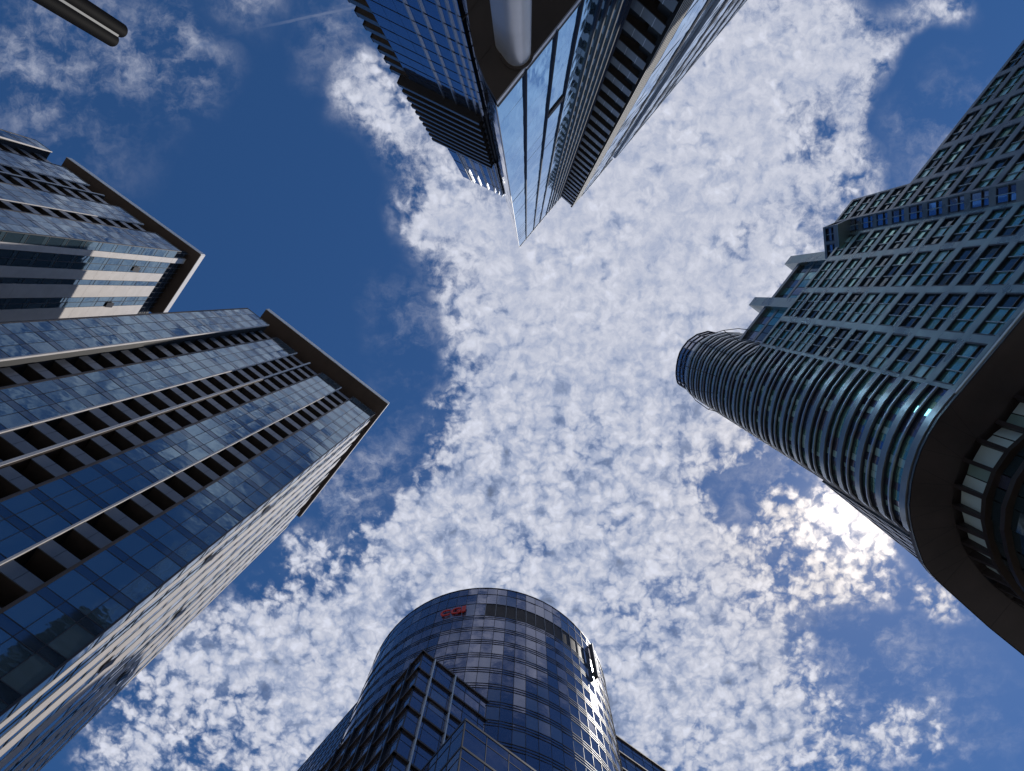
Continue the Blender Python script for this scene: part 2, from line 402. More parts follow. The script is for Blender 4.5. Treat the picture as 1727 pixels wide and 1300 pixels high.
    while a < sl_:
        f1.box(j, a - .02, a + .02, zb - .012, zb + .02, .3, d1 - .05, 'black'); a += 3.0
    j.build('soffit_joint', root)
    for (px, py) in openings:
        a = f2.at(px, py); p = f2.pt(a, 0); h = height_at(Vector((p.x, p.y)), px, py) + EYE
        w = MB(); q = .42
        w.hexa([f2.pt(a - q, h - .8, .10), f2.pt(a + q, h - .8, .10), f2.pt(a + q, h - .8, .16), f2.pt(a - q, h - .8, .16),
                f2.pt(a - q, h + .8, .30), f2.pt(a + q, h + .8, .30), f2.pt(a + q, h + .8, .35), f2.pt(a - q, h + .8, .35)], 'frame')
        f2.box(w, a - q, a + q, h - .8, h + .8, .065, .08, 'black')
        w.build('open_window', root)
    return root

k_ = .02417
st1 = [('glass', 0, 195*k_, 0), ('bal', 195*k_, 315*k_, 0), ('glass', 315*k_, 480*k_, 0), ('bal', 480*k_, 595*k_, 0), ('bal', 600*k_, 720*k_, 0),
       ('glass', 720*k_, 892*k_, 0), ('bal', 892*k_, 1000*k_, 0), ('glass', 1000*k_, 1185*k_, .9)]
pat = []; a = 0.0
for i, w in enumerate([1.5, 1.0, 2.0, 1.6, .9, 1.8, 1.5, 2.0] * 4):
    pat.append(('glass' if i % 2 == 0 else 'stone', a, a + w)); a += w
slab_tower('nearer grey-blue glass tower on the left with dark balcony columns and flat overhanging roof', 124,
           (633, 697.5), (468.8, 570.2), st1, [(653.4, 681), (448.5, 521.8), (495, 865)], (372, 1000), pat, 0.0, 3.75,
           [(447, 858), (350, 940), (300, 1033), (178, 1118), (205, 1140)], 18)
C = P(306, 424, 124); E = P(109.4, 282.3, 124); f_ = Fac(C, E)
sv = lambda x, y: f_.at(x * .277, 200 + y * .277)
b_ = [0, sv(890, 690), sv(800, 628), sv(690, 532), sv(605, 465), sv(600, 460), sv(517, 397), sv(395, 297), sv(320, 233)]
st2 = [('glass', 0, b_[1], 0), ('bal', b_[1], b_[2], 0), ('glass', b_[2], b_[3], 0), ('bal', b_[3], b_[4], 0), ('bal', b_[5], b_[6], 0),
       ('glass', b_[6], b_[7], 0), ('bal', b_[7], b_[8], 0), ('glass', b_[8], b_[8] + 3.0, .9)]
g_ = Fac(C, C - f_.n * 10, out=-f_.e)
cuts = [0] + [g_.at(194, y) for y in (425.8, 435.5, 457.6, 472.8, 481.2, 500.5, 515.8, 536.6)]
pat2 = [('glass' if i % 2 == 0 else 'stone', cuts[i], cuts[i + 1]) for i in range(8)]
a = cuts[-1]
for i, w in enumerate([2.0, 1.6, .9, 1.8] * 2): pat2.append(('glass' if i % 2 == 0 else 'stone', a, a + w)); a += w
print('cuts', cuts, 'b', b_)
slab_tower('farther slab-roofed tower with pale stone and glass side in half shadow, behind the nearer one', 124,
           (306, 424), (109.4, 282.3), st2, [(338.5, 429), (117.7, 256), (262, 532)], (180, 560), pat2, 1.2, 3.75,
           [(228, 453), (183, 513)], 40)

# ------------------------------------------------------------------ knife-edged glass tower at the top
def Z1(x, y): return (560 + x / 2.3986, y / 2.3986)
HT = 131.0
def T_(x, y, h=HT): return P(*Z1(x, y), h)
tip = T_(757, 1000); prow = [tip, T_(748, 981), T_(738, 953), T_(729, 898), T_(714, 845), T_(700, 800)]
lw0, lw1 = T_(695, 795), T_(530, 715)
HS = height_at(tip, *Z1(670, 425)); zs = HS + EYE; zt = HT + EYE
fb_ = Fac(tip, isect(tip, tip + (T_(1010, 0, HS) - T_(670, 425, HS)), *Z1(926, 791)))   # blade face
print('T soffit', HS, 'blade', fb_.len)
root = thing('prow_tower', 'sharp-cornered blue glass tower at the top with a dark soffit and round column below', 'office tower', (tip.x, tip.y, 0))
be = fb_.pt(fb_.len, 0); be = Vector((be.x, be.y))
out = 2.75
fr_ = Fac(be, be + fb_.n * out, out=-fb_.e)                            # return face with balconies
pe = be + fb_.n * out
fp = Fac(pe, pe + fb_.e * 60, out=fb_.n)                                # projecting right wing
fl = Fac(lw0, lw1)
back = fb_.pt(70, 0, -2); leftback = lw1 + fb_.e * 40
core = MB()
pl = [(p.x, p.y) for p in [fb_.pt(.35, 0, -.25), fb_.pt(fb_.len + .3, 0, -.3)] + [fp.pt(.5, 0, -1.6), fp.pt(60, 0, -.3)] + [leftback + fl.n * -.3, lw1 - fl.n * .3 + fl.e * -.3, lw0 - fl.n * .35]]
core.prism(pl, zs + .5, zt - .1, 'body'); core.build('core_wall', root)
# soffit slab
sp_ = [T_(670, 425, HS), T_(625, 345, HS), T_(603, 290, HS), T_(580, 230, HS), T_(560, 120, HS), T_(545, 0, HS), T_(505, -180, HS)]
l0 = lw0; sp_ += [lw0, lw1, lw1 + fb_.e * 30]
q = fb_.pt(fb_.len, 0); sp_ += [fp.pt(60, 0, -.05), Vector((pe.x, pe.y)), be]
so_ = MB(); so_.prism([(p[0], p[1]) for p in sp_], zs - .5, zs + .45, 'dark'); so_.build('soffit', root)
tr = MB(); fb_.box(tr, 0.05, fb_.len, zs - .52, zs - .1, .004, .06, 'silver'); tr.build('soffit_trim', root)
sj = MB()
for q in (1.6, 3.2, 4.8): fb_.box(sj, q * .5, fb_.len, zs - .512, zs - .49, -q, -q + .03, 'black')
sj.build('soffit_joint', root)
# blade glazing
sf = [0.0] + [fb_.at(*Z1(x, y)) for x, y in ((785, 965), (815, 930), (840, 900), (862, 884))]
print('fins', sf)
s_ = sf[-1]
while s_ < fb_.len - .5: s_ += .82; sf.append(min(s_, fb_.len - .05))
wins = []
nf = 26; fh = (zt - zs) / nf
for i in range(len(sf) - 1):
    for j in range(nf):
        mb = MB(); z = zs + j * fh
        fb_.pane(mb, sf[i] + .04, sf[i + 1] - .04, z + .015, z + fh - .015, 0, 'prow', .003)
        wins.append((fb_.pt((sf[i] + sf[i + 1]) / 2, z + fh / 2, 0), mb))
parts('window', wins, root)
for i, s0 in enumerate(sf[1:]):
    m = MB(); w = .05 if i < 4 else .085; fb_.box(m, s0 - w, s0 + w, zs - .1, zt - .02 * i, -.2, .11, 'finb')
    m.build('vertical_fin', root)
m = MB(); fb_.box(m, .0, fb_.len, zt - .10, zt + .06, -.1, .06, 'frame'); m.build('coping', root)
m = MB(); fb_.box(m, -.02, .03, zs - .1, zt, -.03, .03, 'panel'); m.build('corner_trim', root)
hp = fb_.at(*Z1(878, 460)); zz = height_at(Vector(fb_.pt(hp, 0)[:2]), *Z1(878, 460)) + EYE
m = MB(); fb_.box(m, sf[2] + .12, sf[3] - .12, zz - .5, zz + .5, .01, .09, 'black'); m.build('vent_slot', root)
# curved prow flank
for i in range(len(prow) - 1):
    f = Fac(prow[i], prow[i + 1], out=fl.n); m = MB()
    for j in range(nf): f.pane(m, .0, f.len, zs + j * fh + .01, zs + (j + 1) * fh - .01, 0, 'navy', .002)
    m.build('flank_glazing', root)
# left wall
zA = height_at(lw1, *Z1(330, 315)) + EYE; zB = height_at(lw1, *Z1(445, 550)) + EYE
print('louvre zone', zA, zB)
fhl = (zB - zA) / 9
wins = []
zz = zA - fhl
rows = [(zB + (zt - zB) / 4 * i, zB + (zt - zB) / 4 * (i + 1)) for i in range(4)]
while zz > zs: rows.append((zz, zz + fhl)); zz -= fhl
for (za, zb) in rows:
    mb, fr = MB(), MB(); c = 6; w = fl.len / c
    for i in range(c): fl.pane(mb, i * w + .01, (i + 1) * w - .01, za + .03, zb - .03, 0, 'deep', .0025)
    fl.box(fr, 0, fl.len, za - .03, za + .03, -.1, .03, 'frame')
    wins.append((fl.pt(fl.len / 2, (za + zb) / 2), mb, 'frame', fr))
parts('flank_window', wins, root)
for (x, y) in ((746, 154), (768, 166), (791, 177), (803, 184), (813, 190)):
    s0 = fl.at(x, y); m = MB(); fl.box(m, s0 - .05, s0 + .05, zs + .5, zA - .1, -.05, .14, 'silver'); m.build('silver_fin', root)
for (x, y) in ((765, 243), (771, 246), (787, 255), (804, 264), (819, 272), (827, 275), (835, 279)):
    s0 = fl.at(x, y); m = MB(); fl.box(m, s0 - .07, s0 + .07, zB + .1, zt + .03, -.05, .22, 'pale'); m.build('silver_fin', root)
for i in range(10):
    z = zA + i * fhl; m = MB()
    fl.box(m, .25, fl.len + .9, z - .12, z + .10, -.1, .80, 'slat'); fl.box(m, .25, fl.len + .9, z - .14, z + .62, .803, .86, 'panel')
    fl.box(m, .25, fl.len + .8, z + .12, z + fhl - .12, -.3, .02, 'black'); lo = m.build('louvre', root)
    b = MB(); fl.box(b, fl.len + .9, fl.len + 1.0, z - .15, z + .7, -.6, .8, 'frame'); b.build('bracket', lo)
for i in range(14):                                            # balconies past the left corner
    z = zA - fhl * (i + .2)
    if z < zs + 2: break
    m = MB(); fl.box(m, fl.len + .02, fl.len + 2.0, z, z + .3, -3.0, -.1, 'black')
    bo = m.build('balcony', root)
    r = MB(); fl.box(r, fl.len + .05, fl.len + 2.0, z + .1, z + 1.15, -.1, -.05, 'panel'); fl.box(r, fl.len + 2.0, fl.len + 2.06, z - .1, z + 1.2, -3.0, -.03, 'frame')
    r.build('railing', bo)
# right: return face balconies
fh2 = 3.37; i = 0; z = zt - .2
while z > zs + 3:
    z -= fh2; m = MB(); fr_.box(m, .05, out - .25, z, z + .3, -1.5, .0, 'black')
    bo = m.build('balcony', root) if i < 60 else None
    r = MB(); fr_.box(r, .0, out - .2, z - .05, z + 1.35, .004, .06, 'panel')
    for q in (.33, .66): fr_.box(r, out * q - .02, out * q + .02, z - .05, z + 1.35, .064, .08, 'silver')
    fr_.box(r, -.08, -.01, z - .1, z + 1.4, -.02, .12, 'frame')
    r.build('railing', bo); i += 1
# projecting wing: fin strip, glass, louvre strips
bw = MB(); fp.box(bw, .3, 60, zs + .5, zt - .12, -1.2, -.3, 'body'); bw.build('wing_wall', root)
m = MB(); fp.box(m, .02, 2.62, zs, zt - .02, -.32, -.004, 'stripeb'); m.build('fin_backing', root)
for i in range(6):
    m = MB(); s0 = .05 + i * .43; fp.box(m, s0, s0 + .19, zs, zt + .2, -.3, .002, 'stripe'); m.build('vertical_fin', root)
segs = [('glass', 2.6, 7.2), ('slat', 7.2, 8.3), ('glass', 8.3, 11.2), ('step', 11.4, 11.5), ('glass', 11.5, 15.5), ('slat', 15.5, 17.2),
        ('glass', 17.2, 21.5), ('slat', 21.5, 23), ('glass', 23, 29), ('slat', 29, 31), ('glass', 31, 38), ('slat', 38, 40), ('glass', 40, 50)]
wins = []
nfr = 26; fhr = (zt - zs) / nfr
for (k, a, b) in segs:
    d = 0.0 if a < 11.3 else .3
    if k == 'step':
        m = MB(); fp.box(m, a, b, zs, zt + .05, -.1, d + .02, 'panel'); m.build('vertical_fin', root)
    else:
        if k == 'slat':
            for q in (.1, .42, .74):
                m = MB(); w = b - a; fp.box(m, a + w * q, a + w * (q + .13), zs, zt - .03, d + .02, d + .075, 'finb'); m.build('vertical_fin', root)
        for j in range(nfr):
            mb, fr = MB(), MB(); z = zs + j * fhr; c = max(1, round((b - a) / 1.5)); w = (b - a) / c
            for i in range(c): fp.pane(mb, a + i * w + .02, a + (i + 1) * w - .02, z + .02, z + fhr - .02, d, 'prow', .006)
            fp.box(fr, a, b, z - .02, z + .02, d - .1, d + .015, 'silver')
            wins.append((fp.pt((a + b) / 2, z + fhr / 2, d), mb, 'frame', fr))
parts('wing_window', wins, root)
cp = MB(); fp.box(cp, 2.6, 11.1, zt - .1, zt + .1, -.3, .08, 'silver'); fp.box(cp, 11.6, 60, zt - .1, zt + .1, -.2, .38, 'silver'); cp.build('coping', root)
# column
c0 = P(872, 88, HS - .55); c1 = P(856, 70, HS - .55)
rad = (P(895, 88, HS) - P(872, 88, HS)).length
m = MB(); ring = []
ax = (c1 - c0).normalized(); nn = Vector((-ax.y, ax.x))
for i in range(25):
    t = -math.pi / 2 + math.pi * i / 24; ring.append(c0 - ax * math.cos(t) * rad + nn * math.sin(t) * rad)
for i in range(25):
    t = math.pi / 2 - math.pi * i / 24; ring.append(c1 + ax * math.cos(t) * rad * .9 + nn * math.sin(t) * rad * .9)
m.prism([(p.x, p.y) for p in ring], 0, zs - .52, 'column'); m.smooth = True
cob = m.build('column', root)
m = MB(); m.prism([(c0.x + 1.22 * rad * math.cos(2 * math.pi * i / 32), c0.y + 1.22 * rad * math.sin(2 * math.pi * i / 32)) for i in range(32)], zs - .62, zs - .505, 'dark')
m.build('collar', cob)

# ------------------------------------------------------------------ round glass tower at the bottom
HB = 117.0; zt = HB + EYE
cB = P(821, 1185, HB); RB = ((P(821 - 197, 1185, HB) - cB).length + (P(821, 988, HB) - cB).length) / 2
print('B', cB, RB)
root = thing('round_tower', 'round dark blue glass tower at the bottom with red letters below its rim', 'office tower', (cB.x, cB.y, 0))
aim = math.atan2(-cB.y, -cB.x); NP = 80; da = 2 * math.pi / NP
def ang(px, py):                        # panel angle seen at that pixel
    d = ray(px, py); d = Vector((d.x, d.y)).normalized(); b = -d.dot(cB); c = cB.length_squared - RB * RB
    t = -b - math.sqrt(max(0, b * b - c)); p = d * t - cB; return math.atan2(p.y, p.x)
def cp_(a, z, r=0.0): return Vector((cB.x + (RB + r) * math.cos(a), cB.y + (RB + r) * math.sin(a), z))
core = MB(); core.prism([((cB.x + (RB - .4) * math.cos(i * da)), cB.y + (RB - .4) * math.sin(i * da)) for i in range(NP)], 0, zt - .1, 'body'); core.build('core_wall', root)
fl_h = 3.9
zv1 = height_at(Vector(cp_(ang(815, 1018), 0)[:2]), 815, 1018) + EYE; zv0 = height_at(Vector(cp_(ang(815, 1038), 0)[:2]), 815, 1038) + EYE
print('vents', zv0, zv1, zt)
va0, va1 = ang(820, 1030), ang(980, 1080)
def wrap(a): return (a + math.pi) % (2 * math.pi) - math.pi
levels = [(zt, (zt + zv1) / 2 + .6), ((zt + zv1) / 2 + .6, zv1), (zv1, zv0)]
z = zv0; k = 0
bandsz = []
while z > 20:
    levels += [(z, z - .55), (z - .55, z - 1.1), (z - 1.1, z - fl_h)]; z -= fl_h
rows = [[levels[0], levels[1]], [levels[2]]] + [levels[3 + 3 * i:6 + 3 * i] for i in range((len(levels) - 3) // 3)]
def radbox(m, a0, a1, z0, z1, r0, r1, k):
    m.hexa([cp_(a0, z0, r0), cp_(a1, z0, r0), cp_(a1, z0, r1), cp_(a0, z0, r1), cp_(a0, z1, r0), cp_(a1, z1, r0), cp_(a1, z1, r1), cp_(a0, z1, r1)], k)
vents = []
colt = [random.uniform(-.03, .03) for _ in range(NP)]
idx = list(range(NP))
def qa(a, ta): return wrap(a - ta)
lo_, hi_ = sorted((wrap(va0 - aim), wrap(va1 - aim)))
pan = {}
for row in rows:
    mb, fr = MB(), MB()
    for (z1, z0) in row:
        for i in idx:
            a = aim + (i - NP / 2) * da; mid = wrap(a + da / 2 - aim)
            if abs(mid) > 1.75: continue
            if row == [levels[2]] and lo_ - .02 < mid < hi_ + .02:
                vents.append((a, z0, z1)); continue
            g1, g2 = .002, .002
            key = i if z1 - z0 > 1 else None
            km = 'navy2' if random.random() < (.22 if z1 - z0 > 1 else .05) else 'navy'
            t1, t2 = colt[i] + random.uniform(-.010, .010), random.uniform(-.004, .004) * (z1 - z0)
            mb.face([cp_(a + g1, z0 + .03, -t1 - t2), cp_(a + da - g2, z0 + .03, t1 - t2), cp_(a + da - g2, z1 - .03, t1 + t2), cp_(a + g1, z1 - .03, -t1 + t2)], km)
        for i in idx:
            a = aim + (i - NP / 2) * da
            if abs(wrap(a + da / 2 - aim)) > 1.75: continue
            fr.hexa([cp_(a, z0 - .05, -.2), cp_(a + da, z0 - .05, -.2), cp_(a + da, z0 - .05, .05), cp_(a, z0 - .05, .05),
                     cp_(a, z0 + .05, -.2), cp_(a + da, z0 + .05, -.2), cp_(a + da, z0 + .05, .05), cp_(a, z0 + .05, .05)], 'frame')
            fr.hexa([cp_(a - .0015, z0, -.2), cp_(a + .0015, z0, -.2), cp_(a + .0015, z0, .02), cp_(a - .0015, z0, .02),
                     cp_(a - .0015, z1, -.2), cp_(a + .0015, z1, -.2), cp_(a + .0015, z1, .02), cp_(a - .0015, z1, .02)], 'frame')
    if row == [levels[2]]:
        lf, rt = MB(), MB(); mid_ = Vector(cp_(aim + (lo_ + hi_) / 2, 0)[:2]); cr = mid_ - cB
        for fc, mi in zip(mb.f, mb.m):
            c = sum((mb.v[q] for q in fc), Vector()) / len(fc); sd_ = cr.x * (c.y - cB.y) - cr.y * (c.x - cB.x)
            (lf if sd_ > 0 else rt).face([mb.v[q] for q in fc], mb.mats[mi])
        for h in (lf, rt): o = h.build('window_ring', root)
    else: o = mb.build('window_ring', root)
    fr.build('frame', o)
m = MB()
for i in range(NP):
    a = aim + (i - NP / 2) * da
    if abs(wrap(a + da / 2 - aim)) < 1.75: radbox(m, a, a + da, zt - .02, zt + .16, -.6, .08, 'frame')
m.build('rim_coping', root)
for (a, z0, z1) in vents:
    m = MB(); n = 9
    for i in range(n):
        a0 = a + .0025 + (da - .005) * i / n; a1 = a0 + (da - .005) / n * .6
        m.hexa([cp_(a0, z0 + .1, -.25), cp_(a1, z0 + .1, -.25), cp_(a1, z0 + .1, -.02), cp_(a0, z0 + .1, -.02), cp_(a0, z1 - .1, -.25), cp_(a1, z1 - .1, -.25), cp_(a1, z1 - .1, -.02), cp_(a0, z1 - .1, -.02)], 'bronze')
    o = m.build('vent_panel', root)
    e = MB(); e.hexa([cp_(a - .002, z0, -.2), cp_(a + .002, z0, -.2), cp_(a + .002, z0, .06), cp_(a - .002, z0, .06), cp_(a - .002, z1, -.2), cp_(a + .002, z1, -.2), cp_(a + .002, z1, .06), cp_(a - .002, z1, .06)], 'panel')
    e.build('frame', o)
# fin on the right flank
af = ang(994, 1100)
m = MB(); zf1 = height_at(Vector(cp_(af, 0)[:2]), 991, 1090) + EYE; zf0 = height_at(Vector(cp_(af, 0)[:2]), 1007, 1145) + EYE
radbox(m, af - .007, af + .007, zf0, zf1, .1, .75, 'bronze'); fo = m.build('flank_fin', root)
m = MB(); radbox(m, af - .008, af + .008, zf0, zf1 + .1, .752, .85, 'stone'); m.build('fin_edge', fo)
# letters
a1, a2 = ang(745, 1035), ang(786, 1030)
pa, pb = cp_(a1, 0, .3), cp_(a2, 0, .3); pa, pb = Vector((pa.x, pa.y)), Vector((pb.x, pb.y))
wlen = (pb - pa).length
zl0 = height_at(pa, 746, 1041) + EYE; zl1 = height_at(pa, 745, 1031) + EYE
print('sign', wlen, zl0, zl1)
ex = Vector((pb.x - pa.x, pb.y - pa.y, 0)).normalized(); ez = Vector((0, 0, 1))
nx = ex.cross(ez)
fx = 0.0
for ch, wd in (('C', .38), ('G', .40), ('I', .16)):
    cu = bpy.data.curves.new('letter', 'FONT'); cu.body = ch; cu.size = (zl1 - zl0) * 1.42; cu.extrude = .10; cu.offset = .04
    tmp = bpy.data.objects.new('letter', cu); me = bpy.data.meshes.new_from_object(tmp)
    bpy.data.objects.remove(tmp); bpy.data.curves.remove(cu)
    xs = [v.co.x for v in me.vertices]; x0, x1 = min(xs), max(xs); sx = wlen * wd / (x1 - x0)
    base = Vector((pa.x, pa.y, zl0)) + ex * (wlen * fx)
    for v in me.vertices:
        c = v.co; v.co = base + ex * ((c.x - x0) * sx) + ez * c.y + nx * c.z - root.location
    me.materials.append(MT['red']); me.update()
    lo = bpy.data.objects.new('letter', me); COL.objects.link(lo); lo.parent = root
    fx += wd + .03
# lower blocks with square corners
def grid_face(f, s1, z0, z1, fh, wcol, km, ledge, name, items, kb='navy2', split=.38, depth=.25):
    c = max(1, round(s1 / wcol)); w = s1 / c; z = z1
    while z - fh > z0:
        mb, fr = MB(), MB(); zm = z - fh * split
        for i in range(c):
            for (a, b) in ((z - fh + .05, zm - .04), (zm + .04, z - .12)):
                f.pane(mb, i * w + .03, (i + 1) * w - .03, a, b, 0, km if random.random() > .1 else kb, .005)
            f.box(fr, i * w - .03, i * w + .03, z - fh, z, -.1, .04, 'frame')
        f.box(fr, .04, s1, zm - .03, zm + .03, -.1, .03, 'frame')
        f.box(fr, -.02 - depth * ledge, s1, z - .13, z + .13, -.1, depth if ledge else .05, 'bronze' if ledge else 'frame')
        items.append((f.pt(s1 / 2, z - fh / 2), mb, 'frame', fr)); z -= fh
def block(cpx, rpx, H, fh, lenL, wcol, name):
    C = P(*cpx, H); Rr = P(*rpx, H); fR = Fac(C, Rr); eL = -fR.n
    fL = Fac(C, C + eL * lenL, out=-fR.e); zt = H + EYE
    m = MB(); m.prism([(p.x, p.y) for p in (fR.pt(.12, 0, -.12), fR.pt(fR.len, 0, -.12), fR.pt(fR.len, 0, -lenL), fR.pt(.12, 0, -lenL))], 0, zt - .02, 'body'); m.build('block_wall', root)
    return C, fR, fL, zt
C1, fR, fL, z1 = block((714, 1101), (834, 1194), height_at(Vector((0, 0)), 0, 0) if False else 83.0, 3.9, 34, 2.0, 'b1')
H1 = 83.0
it = []
grid_face(fR, fR.len, 20, z1, 3.9, 2.25, 'navy', True, 'w', it); grid_face(fL, 34, 20, z1, 3.9, 1.9, 'navy', True, 'w', it, depth=.28)
parts('block_window', it, root)
for (x, y) in ((733, 1112), (767, 1139)):
    s0 = fR.at(x, y); m = MB(); fR.box(m, s0 - .09, s0 + .09, 10, z1 + .1, -.05, .34, 'pale'); m.build('vertical_fin', root)
for i in range(9):
    s0 = 2.2 + i * 3.8; m = MB(); fL.box(m, s0 - .10, s0 + .10, 10, z1 + .2, -.05, .42, 'frame'); m.build('vertical_fin', root)
C2, fR2, fL2, z2 = block((784.7, 1213), (860, 1269), 60.0, 3.9, 12, 1.6, 'b2')
it = []
grid_face(fR2, fR2.len + 10, 15, z2, 3.9, 2.4, 'navy', False, 'w', it, split=.35); grid_face(fL2, 12, 15, z2, 3.9, 1.9, 'navy', False, 'w', it, split=.35)
m = MB(); fR2.box(m, fR2.len, fR2.len + 10, 0, z2 - .02, -12, -.12, 'body'); m.build('block_wall', root)
parts('low_block_window', it, root)
HW = 104.0; wA = P(618.6, 1166, HW); wB = P(502, 1300, HW); fW = Fac(wA, wB, out=-fR.e); z3 = HW + EYE
m = MB(); fW.box(m, -3, fW.len + 12, 0, z3 - .05, -8, -.12, 'body'); m.build('wing_wall', root)
it = []; grid_face(fW, fW.len + 12, 30, z3, 2.6, 1.5, 'navy', False, 'w', it, split=.5); parts('wing_window', it, root)
m = MB(); fW.box(m, -.3, -.05, 0, z3 + .2, -1, .4, 'pale'); m.build('edge_fin', root)
HV = 105.0; vA = P(1030, 1236, HV); vB = P(1120, 1300, HV); fV = Fac(vA, vB); z4 = HV + EYE
m = MB(); fV.box(m, -.2, fV.len + 20, 0, z4 - .05, -10, -.12, 'body'); m.build('wing_wall', root)
it = []; grid_face(fV, fV.len + 20, 20, z4, 3.9, 2.1, 'navy', True, 'w', it); parts('right_wing_window', it, root)

# ------------------------------------------------------------------ dark metal-clad building on the right with a rounded nose
HSR = 45.0; zs = HSR + EYE
def RS(x, y, h=HSR): return P(x, y, h)
rp = lambda x, y: P(ZX + x, ZY + y, HSR)            # plan points written at soffit scale around the plumb point
A0 = P(1616, 660, HSR); A1 = P(1727, 527, HSR)
fA = Fac(A0, A0 + (A1 - A0).normalized() * 40); 
ret = isect(fA.A, fA.A + fA.e, 1447, 390); LA = (ret - fA.A).dot(fA.e)
zA = height_at(A0, 1280, 581) + EYE
print('R facade len', LA, 'top', zA)
root = thing('rounded_corner_building', 'dark grey metal-clad building on the right with ribbed round corner over a black soffit', 'office building', (A0.x, A0.y, 0))
nfl = 12; fh = (zA - .6 - zs) / nfl
bays = [0] + [fA.at(1561, y) for y in (561.7, 487.8, 418.5)] + [LA]
print('bays', bays)
# facade A: cladding grid (spandrels and piers), windows set back
def clad_face(f, bounds, z0, nfl, fh, wlist, kclad, pier=.30, rec=.28, spl=.86, kg=('teal', 'teal2', 'tealb')):
    for i in range(nfl + 1):
        za = z0 + i * fh; m = MB(); f.box(m, bounds[0], bounds[-1], za, za + (spl if i < nfl else .6), -rec, 0, kclad)
        m.build('spandrel_band', root)
    for b in bounds:
        m = MB()
        f.box(m, max(bounds[0], b - pier), min(bounds[-1], b + pier), z0 + .1, z0 + nfl * fh + .1, -rec + .01, -.004, kclad)
        m.build('pier', root)
    for j in range(len(bounds) - 1):
        a, b = bounds[j] + pier, bounds[j + 1] - pier
        if b - a < .4: continue
        for i in range(nfl):
            z0_ = z0 + i * fh + spl; z1_ = z0 + (i + 1) * fh; mb, fr = MB(), MB()
            n = 3 if b - a > 2.2 else 2; w = (b - a) / n; zt_ = z0_ + (z1_ - z0_) * .36
            for q in range(n):
                r = random.random(); k = kg[0] if r < .5 else kg[1] if r < .8 else kg[2]
                f.pane(mb, a + q * w + .03, a + (q + 1) * w - .03, zt_ + .03, z1_ - .02, -rec + .08, k, .012)
                f.pane(mb, a + q * w + .03, a + (q + 1) * w - .03, z0_ + .02, zt_ - .03, -rec + .08, k if random.random() < .7 else kg[1], .012)
            for q in range(1, n): f.box(fr, a + q * w - .035, a + q * w + .035, z0_, z1_, -rec + .05, -rec + .20, 'band')
            f.box(fr, a, b, zt_ - .04, zt_ + .04, -rec + .05, -rec + .19, 'bronze')
            f.box(fr, a, a + .12, z0_, z1_, -rec, -.02, 'frame'); f.box(fr, b - .12, b, z0_, z1_, -rec, -.02, 'frame'); f.box(fr, a + .12, b - .12, z1_ - .10, z1_, -rec, -.02, 'frame')  # dark boxes on jambs and head stand in for shade in the reveal
            wlist.append((f.pt((a + b) / 2, (z0_ + z1_) / 2, -rec), mb, 'mullion', fr))
wl = []
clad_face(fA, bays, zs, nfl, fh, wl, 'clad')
parts('window', wl, root)
bk = MB(); fA.box(bk, -.5, LA, zs + .5, zA - .2, -1.2, -.5, 'body'); bk.build('core_wall', root)
tr = MB(); fA.box(tr, -.2, LA + 14, zs - .1, zs + .1, .004, .12, 'pale'); tr.build('edge_trim', root)
# projecting upper-right volume
q0 = rp(1025, -231)                                      # its left corner, a metre proud of facade A
q1 = isect(q0, q0 + fA.e, 1534, 309)
fRt = Fac(ret, q0, out=-fA.e); f2a = Fac(q0, q1, out=fA.n); f2b = Fac(q1, q1 + fA.e * 32, out=fA.n)
zT = height_at(q1, 1424, 338) + EYE; zM = height_at(q1, 1534, 309) + EYE
print('R ret', fRt.len, f2a.len, zT, zM)
def nfloors(z1): return max(1, int((z1 - .6 - zs) / fh))
wl = []
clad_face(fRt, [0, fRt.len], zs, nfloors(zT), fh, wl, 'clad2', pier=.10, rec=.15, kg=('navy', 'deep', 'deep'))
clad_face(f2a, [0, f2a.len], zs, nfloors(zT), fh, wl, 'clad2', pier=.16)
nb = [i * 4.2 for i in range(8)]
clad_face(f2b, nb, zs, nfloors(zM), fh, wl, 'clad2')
parts('projecting_window', wl, root)
m = MB(); pts = [fA.pt(LA - .3, 0, -.36), fA.pt(LA - .3, 0, -.34), fRt.pt(.1, 0, -.4), fRt.pt(fRt.len - .35, 0, -.4), f2a.pt(.4, 0, -.38), f2a.pt(f2a.len - .2, 0, -.55), f2a.pt(f2a.len - .2, 0, -12), fA.pt(LA - .3, 0, -12)]
m.prism([(p.x, p.y) for p in pts], zs + .5, zs + nfloors(zT) * fh + .5, 'body')
pts = [f2b.pt(0, 0, -.55), f2b.pt(30, 0, -.55), f2b.pt(30, 0, -14), f2b.pt(0, 0, -14)]
m.prism([(p.x, p.y) for p in pts], zs + .5, zs + nfloors(zM) * fh + .5, 'body'); m.build('core_wall', root)
